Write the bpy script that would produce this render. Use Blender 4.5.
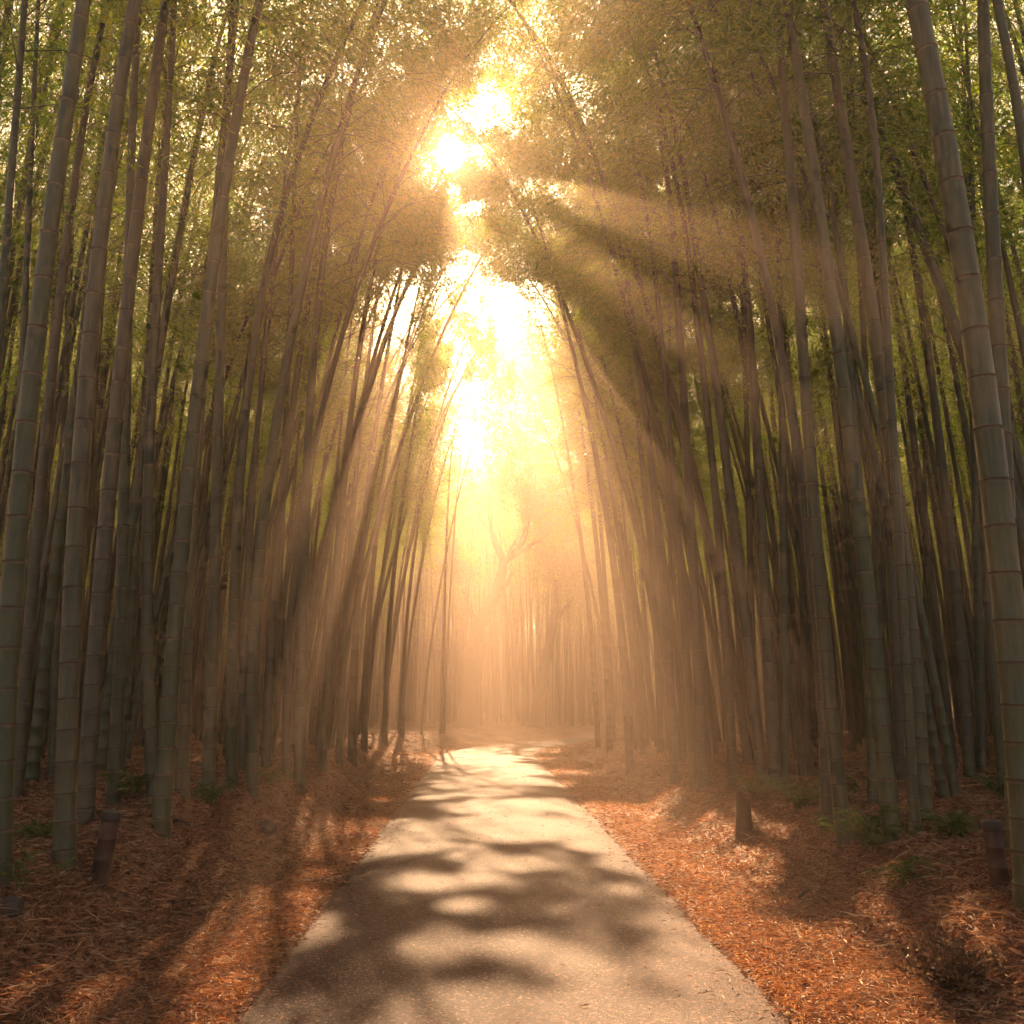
import bpy, math, random
import numpy as np
from mathutils import Vector

R = math.radians
sc = bpy.context.scene
for o in list(bpy.data.objects):
    bpy.data.objects.remove(o, do_unlink=True)
C = sc.collection

# ------------------------------------------------------------------ camera
PITCH = R(12.0); FPX = 887.0; EYE = 1.6
cam_d = bpy.data.cameras.new('camera'); cam = bpy.data.objects.new('camera', cam_d); C.objects.link(cam)
cam.location = (0, 0, EYE); cam.rotation_euler = (R(90) + PITCH, 0, 0)
cam_d.sensor_width = 36; cam_d.lens = 36 * FPX / 1024; cam_d.clip_start = 0.05; cam_d.clip_end = 3000
sc.camera = cam
cP, sP = math.cos(PITCH), math.sin(PITCH)
def pdir(px, py):
    u = (px - 512) / FPX; v = (512 - py) / FPX
    return np.array([u, cP - v * sP, sP + v * cP])

# ------------------------------------------------------------------ sun + sky
SUN = pdir(450, 155); SUN /= np.linalg.norm(SUN)
SEL = math.asin(SUN[2]); SAZ = math.atan2(SUN[0], SUN[1])
sd = bpy.data.lights.new('sun', 'SUN'); sd.energy = 5.0; sd.angle = R(0.6); sd.color = (1.0, 0.67, 0.37)
so = bpy.data.objects.new('sun', sd); C.objects.link(so)
so.rotation_euler = Vector(SUN.tolist()).to_track_quat('Z', 'Y').to_euler(); so.location = (0, 0, 60)
SKY = 0.05
W = bpy.data.worlds.new('World'); sc.world = W; W.use_nodes = True
nt = W.node_tree; nt.nodes.clear()
out = nt.nodes.new('ShaderNodeOutputWorld'); bg = nt.nodes.new('ShaderNodeBackground')
sky = nt.nodes.new('ShaderNodeTexSky'); sky.sky_type = 'NISHITA'; sky.sun_disc = False
sky.sun_elevation = SEL; sky.sun_rotation = SAZ; sky.dust_density = 3.5; sky.air_density = 1.0; sky.ozone_density = 1.0
mul = nt.nodes.new('ShaderNodeMix'); mul.data_type = 'RGBA'; mul.blend_type = 'MULTIPLY'; mul.inputs[0].default_value = 1
mul.inputs[7].default_value = (1.0, 0.88, 0.64, 1)      # warm evening air
bg.inputs[1].default_value = SKY
nt.links.new(sky.outputs[0], mul.inputs[6]); nt.links.new(mul.outputs[2], bg.inputs[0])
# the sun's own disc and the white aureole round it
tc = nt.nodes.new('ShaderNodeTexCoord'); dot = nt.nodes.new('ShaderNodeVectorMath'); dot.operation = 'DOT_PRODUCT'
dot.inputs[1].default_value = SUN.tolist()
nt.links.new(tc.outputs['Generated'], dot.inputs[0])
def mth(op, a, b=None, clamp=False):
    n = nt.nodes.new('ShaderNodeMath'); n.operation = op; n.use_clamp = clamp
    for i, v in enumerate((a, b)):
        if v is None: continue
        if isinstance(v, (int, float)): n.inputs[i].default_value = v
        else: nt.links.new(v, n.inputs[i])
    return n.outputs[0]
ac = mth('ARCCOSINE', mth('MINIMUM', dot.outputs['Value'], 0.9999999))
g1 = mth('MULTIPLY', mth('EXPONENT', mth('MULTIPLY', ac, -1 / R(2.5))), 4.0)
g2 = mth('MULTIPLY', mth('LESS_THAN', ac, R(0.6)), 90.0)
bg2 = nt.nodes.new('ShaderNodeBackground'); bg2.inputs[0].default_value = (1, 0.93, 0.84, 1)
nt.links.new(mth('ADD', g1, g2), bg2.inputs[1])
add = nt.nodes.new('ShaderNodeAddShader')
nt.links.new(bg.outputs[0], add.inputs[0]); nt.links.new(bg2.outputs[0], add.inputs[1]); nt.links.new(add.outputs[0], out.inputs[0])

vs = sc.view_settings; vs.view_transform = 'Standard'; vs.look = 'None'; vs.gamma = 1; vs.exposure = 2.7
cy = sc.cycles
cy.use_denoising = True; cy.denoiser = 'OPENIMAGEDENOISE'; cy.denoising_input_passes = 'RGB_ALBEDO_NORMAL'
cy.use_adaptive_sampling = True; cy.adaptive_threshold = 0.03; cy.adaptive_min_samples = 16
cy.max_bounces = 5; cy.diffuse_bounces = 3; cy.glossy_bounces = 2; cy.transmission_bounces = 3; cy.volume_bounces = 0
cy.transparent_max_bounces = 4; cy.caustics_reflective = False; cy.caustics_refractive = False
cy.sample_clamp_indirect = 4.0; cy.use_light_tree = True

rng = np.random.default_rng(7)

# ------------------------------------------------------------------ helpers
def vnoise(x, y, seed=0):
    xi = np.floor(x).astype(np.int64); yi = np.floor(y).astype(np.int64); fx = x - xi; fy = y - yi
    fx = fx * fx * (3 - 2 * fx); fy = fy * fy * (3 - 2 * fy)
    def h(a, b):
        n = (a * 374761393 + b * 668265263 + seed * 974711) & 0x7fffffff
        n = ((n ^ (n >> 13)) * 1274126177) & 0x7fffffff
        return ((n ^ (n >> 16)) & 0xffff) / 65535.0
    return (h(xi, yi) * (1 - fx) + h(xi + 1, yi) * fx) * (1 - fy) + (h(xi, yi + 1) * (1 - fx) + h(xi + 1, yi + 1) * fx) * fy
def fbm(x, y, oct=4, seed=0):
    r = 0; a = 0.5
    for i in range(oct):
        r = r + a * (vnoise(x * 2 ** i, y * 2 ** i, seed + i) - 0.5); a *= 0.5
    return r
def sstep(a, b, x):
    t = np.clip((x - a) / (b - a), 0, 1); return t * t * (3 - 2 * t)

def tag(o, label=None, cat=None, group=None, kind=None):
    for k, v in (('label', label), ('category', cat), ('group', group), ('kind', kind)):
        if v: o[k] = v
    return o
def mesh_np(name, V, F, mats, mi=None, smooth=False):
    """V (n,3); F list of (m,k) index arrays"""
    me = bpy.data.meshes.new(name)
    F = [np.asarray(f, dtype=np.int32) for f in F if len(f)]
    nl = sum(f.size for f in F); nf = sum(len(f) for f in F)
    me.vertices.add(len(V)); me.vertices.foreach_set('co', np.ascontiguousarray(V, dtype=np.float32).ravel())
    me.loops.add(nl); me.loops.foreach_set('vertex_index', np.concatenate([f.ravel() for f in F]))
    tot = np.concatenate([np.full(len(f), f.shape[1], dtype=np.int32) for f in F])
    me.polygons.add(nf)
    me.polygons.foreach_set('loop_start', np.concatenate([[0], np.cumsum(tot)[:-1]]).astype(np.int32))
    for m in mats: me.materials.append(m)
    if mi is not None: me.polygons.foreach_set('material_index', np.asarray(mi, dtype=np.int32))
    me.polygons.foreach_set('use_smooth', np.full(nf, smooth, dtype=bool))
    me.update(calc_edges=True); me.validate()
    return me
def link(name, me, parent=None, loc=None):
    o = bpy.data.objects.new(name, me); C.objects.link(o)
    if parent: o.parent = parent
    if loc is not None: o.location = loc
    return o
def thing(name, loc, label, cat, group=None, rz=0):
    o = bpy.data.objects.new(name, None); o.empty_display_size = 0.2; C.objects.link(o)
    o.location = loc; o.rotation_euler = (0, 0, rz)
    return tag(o, label, cat, group)

class Acc:
    """collects vertices and quads with a material index"""
    def __init__(s): s.V = []; s.F = []; s.T = []; s.M = []; s.MT = []; s.n = 0
    def add(s, V, F, mi=0):
        F = np.asarray(F)
        (s.F if F.shape[1] == 4 else s.T).append(F + s.n)
        m = np.full(len(F), mi) if np.isscalar(mi) else np.asarray(mi)
        (s.M if F.shape[1] == 4 else s.MT).append(m)
        s.V.append(np.asarray(V)); s.n += len(V)
    def mesh(s, name, mats, smooth=False):
        F = []; mi = []
        if s.F: F.append(np.concatenate(s.F)); mi += s.M
        if s.T: F.append(np.concatenate(s.T)); mi += s.MT
        return mesh_np(name, np.concatenate(s.V), F, mats, np.concatenate(mi), smooth)

def frames(P):
    T = np.gradient(P, axis=0); T /= np.linalg.norm(T, axis=1)[:, None] + 1e-9
    ref = np.tile(np.array([0.0, 1.0, 0.0]), (len(P), 1))
    ref[np.abs(T[:, 1]) > 0.9] = (1, 0, 0)
    A = np.cross(ref, T); A /= np.linalg.norm(A, axis=1)[:, None] + 1e-9
    return T, A, np.cross(T, A)
def tube(P, Rr, sides, cap=True):
    P = np.asarray(P, float); Rr = np.asarray(Rr, float); n = len(P)
    T, A, B = frames(P); th = np.arange(sides) * 2 * math.pi / sides
    V = P[:, None, :] + Rr[:, None, None] * (np.cos(th)[None, :, None] * A[:, None, :] + np.sin(th)[None, :, None] * B[:, None, :])
    V = V.reshape(-1, 3)
    i = np.arange(n - 1)[:, None] * sides; j = np.arange(sides)[None, :]; j2 = (j + 1) % sides
    F = np.stack([i + j, i + j2, i + sides + j2, i + sides + j], -1).reshape(-1, 4)
    return V, F
def capfan(V, sides, base, centre, flip=False):
    V2 = np.vstack([V, centre[None]]); c = len(V)
    j = np.arange(sides); f = np.stack([np.full(sides, c), base + j, base + (j + 1) % sides], -1)
    return V2, (f[:, ::-1] if flip else f)

# ------------------------------------------------------------------ materials
def newmat(name):
    m = bpy.data.materials.new(name); m.use_nodes = True; t = m.node_tree
    return m, t, t.nodes['Principled BSDF'], t.nodes['Material Output']
def N(t, ty, **k):
    n = t.nodes.new(ty)
    for a, b in k.items(): setattr(n, a, b)
    return n
def ramp(t, stops, src=None, interp='LINEAR'):
    r = N(t, 'ShaderNodeValToRGB'); r.color_ramp.interpolation = interp
    e = r.color_ramp.elements
    while len(e) < len(stops): e.new(0.5)
    for i, (p, c) in enumerate(stops): e[i].position = p; e[i].color = (*c, 1)
    if src is not None: t.links.new(src, r.inputs[0])
    return r.outputs[0]
def noise(t, scale, detail=4, rough=0.6, vec=None):
    n = N(t, 'ShaderNodeTexNoise'); n.inputs['Scale'].default_value = scale; n.inputs['Detail'].default_value = detail; n.inputs['Roughness'].default_value = rough
    if vec is not None: t.links.new(vec, n.inputs['Vector'])
    return n.outputs['Fac']
def mixc(t, fac, a, b, mode='MIX'):
    m = N(t, 'ShaderNodeMix', data_type='RGBA', blend_type=mode)
    for i, v in ((0, fac), (6, a), (7, b)):
        if isinstance(v, (int, float)): m.inputs[i].default_value = v
        elif isinstance(v, tuple): m.inputs[i].default_value = (*v, 1)
        else: t.links.new(v, m.inputs[i])
    return m.outputs[2]
def bump(t, b, h, strength=0.5, dist=0.02):
    n = N(t, 'ShaderNodeBump'); n.inputs['Strength'].default_value = strength; n.inputs['Distance'].default_value = dist
    t.links.new(h, n.inputs['Height']); t.links.new(n.outputs[0], b.inputs['Normal'])

def culm_mat(name, stops, rough=0.42):
    m, t, b, o = newmat(name)
    tcn = N(t, 'ShaderNodeTexCoord'); mp = N(t, 'ShaderNodeMapping'); mp.inputs['Scale'].default_value = (1, 1, 0.06)
    t.links.new(tcn.outputs['Object'], mp.inputs[0])
    streak = noise(t, 55, 4, 0.7, mp.outputs[0])
    blot = noise(t, 2.3, 5, 0.65, tcn.outputs['Object'])
    oi = N(t, 'ShaderNodeObjectInfo')
    base = ramp(t, stops, oi.outputs['Random'])
    col = mixc(t, ramp(t, [(0.35, (0, 0, 0)), (0.7, (1, 1, 1))], streak), base, tuple(c * 0.6 for c in stops[0][1]))
    col = mixc(t, ramp(t, [(0.5, (0, 0, 0)), (0.72, (0.6, 0.6, 0.6))], blot), col, (0.13, 0.12, 0.09))
    fine = noise(t, 140, 3, 0.6, tcn.outputs['Object'])
    col = mixc(t, ramp(t, [(0.55, (0, 0, 0)), (0.68, (0.5, 0.5, 0.5))], fine), col, (0.05, 0.04, 0.03))
    t.links.new(col, b.inputs['Base Color'])
    t.links.new(ramp(t, [(0.3, (rough - .1,) * 3), (0.7, (rough + .25,) * 3)], blot), b.inputs['Roughness'])
    bump(t, b, streak, 0.15, 0.004)
    return m
M_culm = culm_mat('bamboo_culm', [(0, (0.036, 0.054, 0.017)), (0.3, (0.058, 0.072, 0.024)), (0.55, (0.095, 0.082, 0.033)), (0.75, (0.062, 0.056, 0.038)), (1, (0.080, 0.050, 0.026))])
def plain(name, col, rough=0.6, var=0.3, sc_=20):
    m, t, b, o = newmat(name)
    f = noise(t, sc_, 5, 0.65, N(t, 'ShaderNodeTexCoord').outputs['Object'])
    t.links.new(ramp(t, [(0.3, tuple(c * (1 - var) for c in col)), (0.7, tuple(min(1, c * (1 + var)) for c in col))], f), b.inputs['Base Color'])
    b.inputs['Roughness'].default_value = rough; bump(t, b, f, 0.4, 0.01)
    return m
M_node = plain('node_scar', (0.06, 0.035, 0.02), 0.7)
M_bloom = plain('node_bloom', (0.11, 0.095, 0.065), 0.75)

def leaf_mat(name, stops, trans=0.5, tint=(1, 1, 1), rough=0.45):
    m, t, b, o = newmat(name)
    t.nodes.remove(b)
    gi = N(t, 'ShaderNodeNewGeometry'); oi = N(t, 'ShaderNodeObjectInfo')
    a = N(t, 'ShaderNodeMath', operation='MULTIPLY_ADD'); a.inputs[1].default_value = 0.3; t.links.new(oi.outputs['Random'], a.inputs[0])
    s = N(t, 'ShaderNodeMath', operation='MULTIPLY'); s.inputs[1].default_value = 0.7; t.links.new(gi.outputs['Random Per Island'], s.inputs[0])
    t.links.new(s.outputs[0], a.inputs[2])
    col = ramp(t, stops, a.outputs[0])
    d = N(t, 'ShaderNodeBsdfDiffuse'); tr = N(t, 'ShaderNodeBsdfTranslucent'); gl = N(t, 'ShaderNodeBsdfGlossy'); gl.inputs['Roughness'].default_value = rough
    gl.inputs['Color'].default_value = (0.6, 0.6, 0.5, 1)
    t.links.new(col, d.inputs[0]); t.links.new(mixc(t, 1.0, col, tint, 'MULTIPLY'), tr.inputs[0])
    m1 = N(t, 'ShaderNodeMixShader'); m1.inputs[0].default_value = trans
    t.links.new(d.outputs[0], m1.inputs[1]); t.links.new(tr.outputs[0], m1.inputs[2])
    m2 = N(t, 'ShaderNodeMixShader'); m2.inputs[0].default_value = 0.04
    t.links.new(m1.outputs[0], m2.inputs[1]); t.links.new(gl.outputs[0], m2.inputs[2]); t.links.new(m2.outputs[0], o.inputs[0])
    return m
M_leaf = leaf_mat('bamboo_leaf', [(0, (0.07, 0.21, 0.005)), (0.45, (0.18, 0.34, 0.007)), (0.8, (0.40, 0.46, 0.012)), (1, (0.55, 0.42, 0.04))], 0.62, (1.25, 1.15, 0.5))
M_litter = leaf_mat('dry_leaf', [(0, (0.06, 0.028, 0.018)), (0.3, (0.22, 0.095, 0.058)), (0.65, (0.38, 0.20, 0.12)), (0.88, (0.58, 0.34, 0.19)), (1, (0.66, 0.5, 0.34))], 0.35, (1, 0.8, 0.6))
M_straw = leaf_mat('straw', [(0, (0.20, 0.11, 0.06)), (0.5, (0.42, 0.27, 0.16)), (1, (0.68, 0.52, 0.36))], 0.2)
M_verge = leaf_mat('verge_leaf', [(0, (0.22, 0.07, 0.02)), (0.4, (0.48, 0.18, 0.05)), (0.8, (0.62, 0.30, 0.09)), (1, (0.7, 0.45, 0.2))], 0.35, (1, 0.8, 0.55))
M_weed = leaf_mat('weed_leaf', [(0, (0.05, 0.09, 0.02)), (0.6, (0.10, 0.14, 0.03)), (1, (0.22, 0.20, 0.05))], 0.4)
M_shrub = leaf_mat('shrub_leaf', [(0, (0.05, 0.035, 0.02)), (0.5, (0.12, 0.06, 0.03)), (1, (0.22, 0.12, 0.06))], 0.3)
M_crown = leaf_mat('tree_leaf', [(0, (0.10, 0.13, 0.02)), (1, (0.30, 0.26, 0.04))], 0.5)
M_bark = plain('bark', (0.05, 0.035, 0.025), 0.85, 0.5, 6)
M_post = plain('weathered_post', (0.06, 0.028, 0.018), 0.7, 0.5, 14)
M_cap = plain('dark_cap', (0.03, 0.025, 0.022), 0.6, 0.4, 14)
M_cut = plain('cut_wood', (0.20, 0.12, 0.07), 0.8, 0.4, 30)
M_rock = plain('dark_stone', (0.05, 0.035, 0.03), 0.85, 0.5, 12)

# ground
m, t, b, o = newmat('leafy_ground'); M_ground = m
tcn = N(t, 'ShaderNodeTexCoord'); vec = tcn.outputs['Object']
vo = N(t, 'ShaderNodeTexVoronoi'); vo.inputs['Scale'].default_value = 26; vo.inputs['Randomness'].default_value = 1
mp = N(t, 'ShaderNodeMapping'); mp.inputs['Scale'].default_value = (1, 0.45, 1)
nz = N(t, 'ShaderNodeTexNoise'); nz.inputs['Scale'].default_value = 6; mxv = N(t, 'ShaderNodeVectorMath', operation='ADD')
t.links.new(vec, mp.inputs[0]); t.links.new(vec, nz.inputs['Vector']); t.links.new(mp.outputs[0], mxv.inputs[0]); t.links.new(nz.outputs['Color'], mxv.inputs[1]); t.links.new(mxv.outputs[0], vo.inputs['Vector'])
sep = N(t, 'ShaderNodeSeparateColor'); t.links.new(vo.outputs['Color'], sep.inputs[0])
lc = ramp(t, [(0, (0.05, 0.022, 0.014)), (0.35, (0.20, 0.08, 0.04)), (0.75, (0.34, 0.15, 0.075)), (1, (0.46, 0.27, 0.15))], sep.outputs[0])
big = noise(t, 0.9, 5, 0.6, vec)
lc = mixc(t, ramp(t, [(0.45, (0, 0, 0)), (0.62, (0.55, 0.55, 0.55))], big), lc, (0.06, 0.03, 0.016))
moss = noise(t, 1.7, 5, 0.65, vec)
lc = mixc(t, ramp(t, [(0.58, (0, 0, 0)), (0.7, (0.55, 0.55, 0.55))], moss), lc, (0.05, 0.06, 0.018))
t.links.new(lc, b.inputs['Base Color']); b.inputs['Roughness'].default_value = 0.85
bump(t, b, sep.outputs[1], 0.7, 0.03)

# asphalt
m, t, b, o = newmat('asphalt'); M_road = m
tcn = N(t, 'ShaderNodeTexCoord'); vec = tcn.outputs['Object']
vo = N(t, 'ShaderNodeTexVoronoi'); vo.inputs['Scale'].default_value = 85; t.links.new(vec, vo.inputs['Vector'])
sep = N(t, 'ShaderNodeSeparateColor'); t.links.new(vo.outputs['Color'], sep.inputs[0])
col = ramp(t, [(0, (0.022, 0.014, 0.012)), (0.6, (0.080, 0.038, 0.026)), (0.88, (0.14, 0.070, 0.047)), (1, (0.34, 0.19, 0.12))], sep.outputs[0])
big = noise(t, 0.8, 6, 0.6, vec)
col = mixc(t, ramp(t, [(0.4, (0, 0, 0)), (0.65, (0.5, 0.5, 0.5))], big), col, (0.095, 0.050, 0.036))
t.links.new(col, b.inputs['Base Color']); b.inputs['Roughness'].default_value = 0.75; b.inputs['Specular IOR Level'].default_value = 0.22
cmb = N(t, 'ShaderNodeMath', operation='ADD'); t.links.new(vo.outputs['Distance'], cmb.inputs[0]); t.links.new(noise(t, 30, 3, .6, vec), cmb.inputs[1])
bump(t, b, cmb.outputs[0], 0.55, 0.006)

# ------------------------------------------------------------------ path and terrain
def xc(y):
    y = np.asarray(y, float)
    return 0.17 - 0.034 * y + 0.031 * np.clip(y - 26.5, 0, None) ** 2
CY = np.concatenate([np.linspace(-30, 26, 57), np.linspace(26.4, 60, 85)]); CX = xc(CY)
def lat(x, y):
    """signed distance to the centre line"""
    x = np.atleast_1d(np.asarray(x, float)); y = np.atleast_1d(np.asarray(y, float)); r = np.empty_like(x)
    A = np.stack([CX[:-1], CY[:-1]], 1); D = np.stack([np.diff(CX), np.diff(CY)], 1); L2 = (D ** 2).sum(1)
    for k in range(0, x.size, 20000):
        p = np.stack([x[k:k + 20000], y[k:k + 20000]], 1)
        w = p[:, None, :] - A[None]
        tt = np.clip((w * D[None]).sum(2) / L2, 0, 1)
        d = np.sqrt(((w - tt[:, :, None] * D[None]) ** 2).sum(2)); i = d.argmin(1)
        ww = w[np.arange(len(p)), i]; sgn = np.sign(ww[:, 0] * D[i, 1] - ww[:, 1] * D[i, 0])
        r[k:k + 20000] = d.min(1) * np.where(sgn == 0, 1, sgn)
    return r
RW = 1.42
def height(x, y):
    x = np.atleast_1d(np.asarray(x, float)); y = np.atleast_1d(np.asarray(y, float))
    s = lat(x, y); a = np.abs(s)
    e1 = 2.05 + 0.5 * (vnoise(y * 0.45 + 5 * np.sign(s), x * 0 + 3.3, 5) - 0.4) + 0.35 * sstep(8, 22, y)
    bank = sstep(0, 1, (a - e1) / 0.95) * (0.50 + 0.14 * (vnoise(y * 0.7, np.sign(s) * 9.0, 8) - 0.5))
    bank *= np.where(s < 0, 1.2, 1.0) * (1 - 0.3 * sstep(14, 24, y))
    bank *= 1 - 0.75 * sstep(26, 45, y)
    h = -0.035 + 0.05 * sstep(RW - 0.12, RW + 0.18, a) + bank
    h += 0.02 * np.clip(a - 3.2, 0, 12) * sstep(2.6, 4, a)
    rough = sstep(RW + 0.1, 2.6, a)
    h += rough * (0.5 * fbm(x * 0.9, y * 0.9, 4, 11) + 0.10 * fbm(x * 5, y * 5, 3, 21)) * (0.55 + 0.45 * sstep(2.0, 3.0, a))
    hl = 0.45 * np.clip(a - 17, 0, 30) + 0.28 * np.clip(y - 72, 0, 45)
    h += 10 * (1 - np.exp(-hl / 10))
    return h
def ground_hit(px, py):
    d = pdir(px, py); o_ = np.array([0, 0, EYE])
    ts = np.arange(2.5, 90, 0.04); P = o_ + ts[:, None] * d
    below = P[:, 2] < height(P[:, 0], P[:, 1])
    i = int(np.argmax(below)) if below.any() else len(ts) - 1
    p = P[i]; return np.array([p[0], p[1], float(height(p[0], p[1])[0])])

def axis(lo, hi, dense):
    v = [lo]
    while v[-1] < hi:
        v.append(v[-1] + dense(v[-1]))
    return np.array(v)
gx = axis(-75, 75, lambda v: 0.07 if abs(v) < 5.5 else 0.07 + 0.055 * (abs(v) - 5.5) ** 1.2)
gy = axis(-22, 150, lambda v: 0.075 if 2.5 < v < 13 else (0.6 if v <= 2.5 else 0.075 + 0.02 * (v - 13)))
X, Y = np.meshgrid(gx, gy); H = height(X.ravel(), Y.ravel())
nx, ny = len(gx), len(gy)
i = (np.arange(ny - 1)[:, None] * nx + np.arange(nx - 1)[None]).ravel()
gm = mesh_np('ground', np.stack([X.ravel(), Y.ravel(), H], 1), [np.stack([i, i + 1, i + nx + 1, i + nx], 1)], [M_ground], None, True)
tag(link('ground', gm), kind='structure')

# road: a strip along the centre line, slightly cambered, ragged edge
yy = np.concatenate([np.arange(-18, 26, 0.12), np.arange(26, 52, 0.08)]); px_ = xc(yy); P = np.stack([px_, yy], 1)
T = np.gradient(P, axis=0); T /= np.linalg.norm(T, axis=1)[:, None]; Nn = np.stack([T[:, 1], -T[:, 0]], 1)
K = 15; us = np.linspace(-1, 1, K); V = []
for k, u in enumerate(us):
    w = RW * u
    if abs(u) == 1: w = w + np.sign(u) * (0.16 * fbm(yy * 1.3, yy * 0 + 7 * u, 4, 3) + 0.02)
    q = P + Nn * (w[:, None] if not np.isscalar(w) else w)
    z = 0.012 + 0.025 * (1 - u * u) - (0.03 if abs(u) == 1 else 0)
    V.append(np.stack([q[:, 0], q[:, 1], np.full(len(yy), z) + 0.008 * fbm(yy, yy * 0 + u, 2, 1)], 1))
V = np.stack(V, 1).reshape(-1, 3)
i = (np.arange(len(yy) - 1)[:, None] * K + np.arange(K - 1)[None]).ravel()
tag(link('road', mesh_np('road', V, [np.stack([i, i + 1, i + K + 1, i + K], 1)], [M_road], None, True)), kind='structure')

# ------------------------------------------------------------------ leaves (many small folded blades)
def leaves(cent, dirs, length, width, rg, normal_jit=1.0):
    """diamond blades: 4 verts, 1 quad folded along its diagonal via two tris would cost more; a slightly bent quad"""
    n = len(cent); d = dirs / (np.linalg.norm(dirs, axis=1)[:, None] + 1e-9)
    r = rg.normal(size=(n, 3)) * normal_jit + np.array([0, 0, 1.0]) * (1 - min(1, normal_jit) * 0.5)
    s = np.cross(d, r); s /= np.linalg.norm(s, axis=1)[:, None] + 1e-9
    nn = np.cross(s, d)
    L = length[:, None]; Wd = width[:, None]
    V = np.stack([cent - d * L * 0.5, cent - d * L * 0.08 + s * Wd * 0.5 + nn * Wd * 0.15, cent + d * L * 0.5 - np.array([0, 0, 1.0]) * L * 0.1, cent - d * L * 0.08 - s * Wd * 0.5 + nn * Wd * 0.15], 1).reshape(-1, 3)
    return V, np.arange(n * 4).reshape(-1, 4)

# ------------------------------------------------------------------ bamboo
def culm_mesh(P, Rb, Hc, acc, sides=12, fine=True):
    """P: dense centre polyline from the ground up, Rb base radius"""
    seg = np.linalg.norm(np.diff(P, axis=0), axis=1); S = np.concatenate([[0], np.cumsum(seg)]); L = S[-1]
    s = 0.10; cuts = []
    while s < L - 0.1:
        cuts.append(s); f = s / L
        s += (0.17 + 0.20 * min(1, s / 3.0)) * (1 - 0.25 * f) * (0.92 + 0.16 * ((len(cuts) * 0.618) % 1))
    rad = lambda q: Rb * (1.10 - 0.10 * np.clip(q / 0.5, 0, 1)) * np.clip(1 - 0.93 * (q / L) ** 1.35, 0.04, 2)
    ss = [-0.25]; rr = [1.12]; mm = []
    for c in cuts:
        if fine:
            ss += [c - 0.022, c - 0.006, c, c + 0.005, c + 0.014]; rr += [1.0, 1.01, 1.075, 1.03, 0.985]; mm += [0, 2, 1, 1, 0]
        else:
            ss += [c - 0.010, c, c + 0.008]; rr += [1.0, 1.07, 0.99]; mm += [0, 2, 1]
    ss.append(L); rr.append(1.0); mm.append(0)
    ss = np.array(ss); rr = np.array(rr)
    Q = np.stack([np.interp(ss, S, P[:, k]) for k in range(3)], 1)
    Q[0] = P[0] + (P[0] - P[1]) / np.linalg.norm(P[0] - P[1]) * 0.25
    V, F = tube(Q, rad(np.clip(ss, 0, None)) * rr, sides)
    # tube frames at very close rings: recompute with the smooth tangent only (gradient handles it)
    acc.add(V, F, np.repeat(mm, sides))
    return S, np.array(cuts)

def crown(P, Rb, rg, acc_b, nleaf=8000, start=0.42, spread=1.0, sides=3, leafsc=1.0):
    """branches into acc_b, returns leaf V,F.  P: culm polyline"""
    seg = np.linalg.norm(np.diff(P, axis=0), axis=1); S = np.concatenate([[0], np.cumsum(seg)]); L = S[-1]
    nb = 64
    q = start + (1 - start) * (np.linspace(0.0, 1, nb) ** 0.85) * 0.99
    q = np.clip(q + rg.normal(0, 0.006, nb), 0, 0.995)
    A = np.stack([np.interp(q * L, S, P[:, k]) for k in range(3)], 1)
    u = (q - start) / (1 - start)
    ln = spread * (0.7 + 1.5 * np.sin(np.clip(u * 0.85 + 0.12, 0, 1) * math.pi) ** 0.8) * rg.uniform(0.6, 1.25, nb)
    az = np.arange(nb) * 2.4 + rg.uniform(-0.5, 0.5, nb); el = rg.uniform(0.45, 0.95, nb)
    D = np.stack([np.cos(az) * np.cos(el), np.sin(az) * np.cos(el), np.sin(el)], 1)
    tt = np.linspace(0, 1, 6)
    B = A[:, None] + D[:, None] * (ln[:, None] * tt)[..., None]; B[..., 2] -= (ln[:, None] * 0.75 * tt ** 2.2)
    for k in range(nb):
        r0 = max(0.003, 0.0075 * (1 - 0.5 * u[k]))
        V, F = tube(B[k], r0 * (1 - 0.8 * tt), sides); acc_b.add(V, F, 0)
    # leaf clusters
    ncl = max(1, nleaf // 13)
    wgt = ln * np.exp(rg.normal(0, 1.1, nb)); kb = rg.choice(nb, ncl, p=wgt / wgt.sum()); tq = rg.uniform(0.15, 1.05, ncl) ** 0.75
    base = A[kb] + D[kb] * (ln[kb] * tq)[:, None]; base[:, 2] -= ln[kb] * 0.75 * tq ** 2.2
    off = rg.normal(size=(ncl, 3)) * (0.09 + 0.12 * tq[:, None]); off[:, 2] -= 0.05
    cl = base + off
    hang = np.stack([np.cos(az[kb]), np.sin(az[kb]), np.full(ncl, -0.5)], 1) + rg.normal(size=(ncl, 3)) * 0.5
    n = ncl * 13; ci = np.repeat(np.arange(ncl), 13)
    cen = cl[ci] + rg.normal(size=(n, 3)) * np.array([0.075, 0.075, 0.06])
    dr = hang[ci] + rg.normal(size=(n, 3)) * 0.7; dr[:, 2] -= 0.25
    return leaves(cen, dr, rg.uniform(0.07, 0.125, n) * leafsc, rg.uniform(0.013, 0.022, n) * leafsc, rg)

def arch(rg, Hc, lean, droop, n=60, wob=0.05):
    """culm centre line leaning to +x and arching over at the tip"""
    f = np.linspace(0, 1, n); z = f * Hc
    x = lean * Hc * (0.3 * f + 0.7 * f * f) + droop * np.clip(f - 0.55, 0, 1) ** 2.2 * 9
    y = wob * Hc * (f ** 1.5) * rg.normal()
    z = z - droop * np.clip(f - 0.7, 0, 1) ** 2 * 16
    return np.stack([x, y, z], 1)

VAR = []
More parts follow.
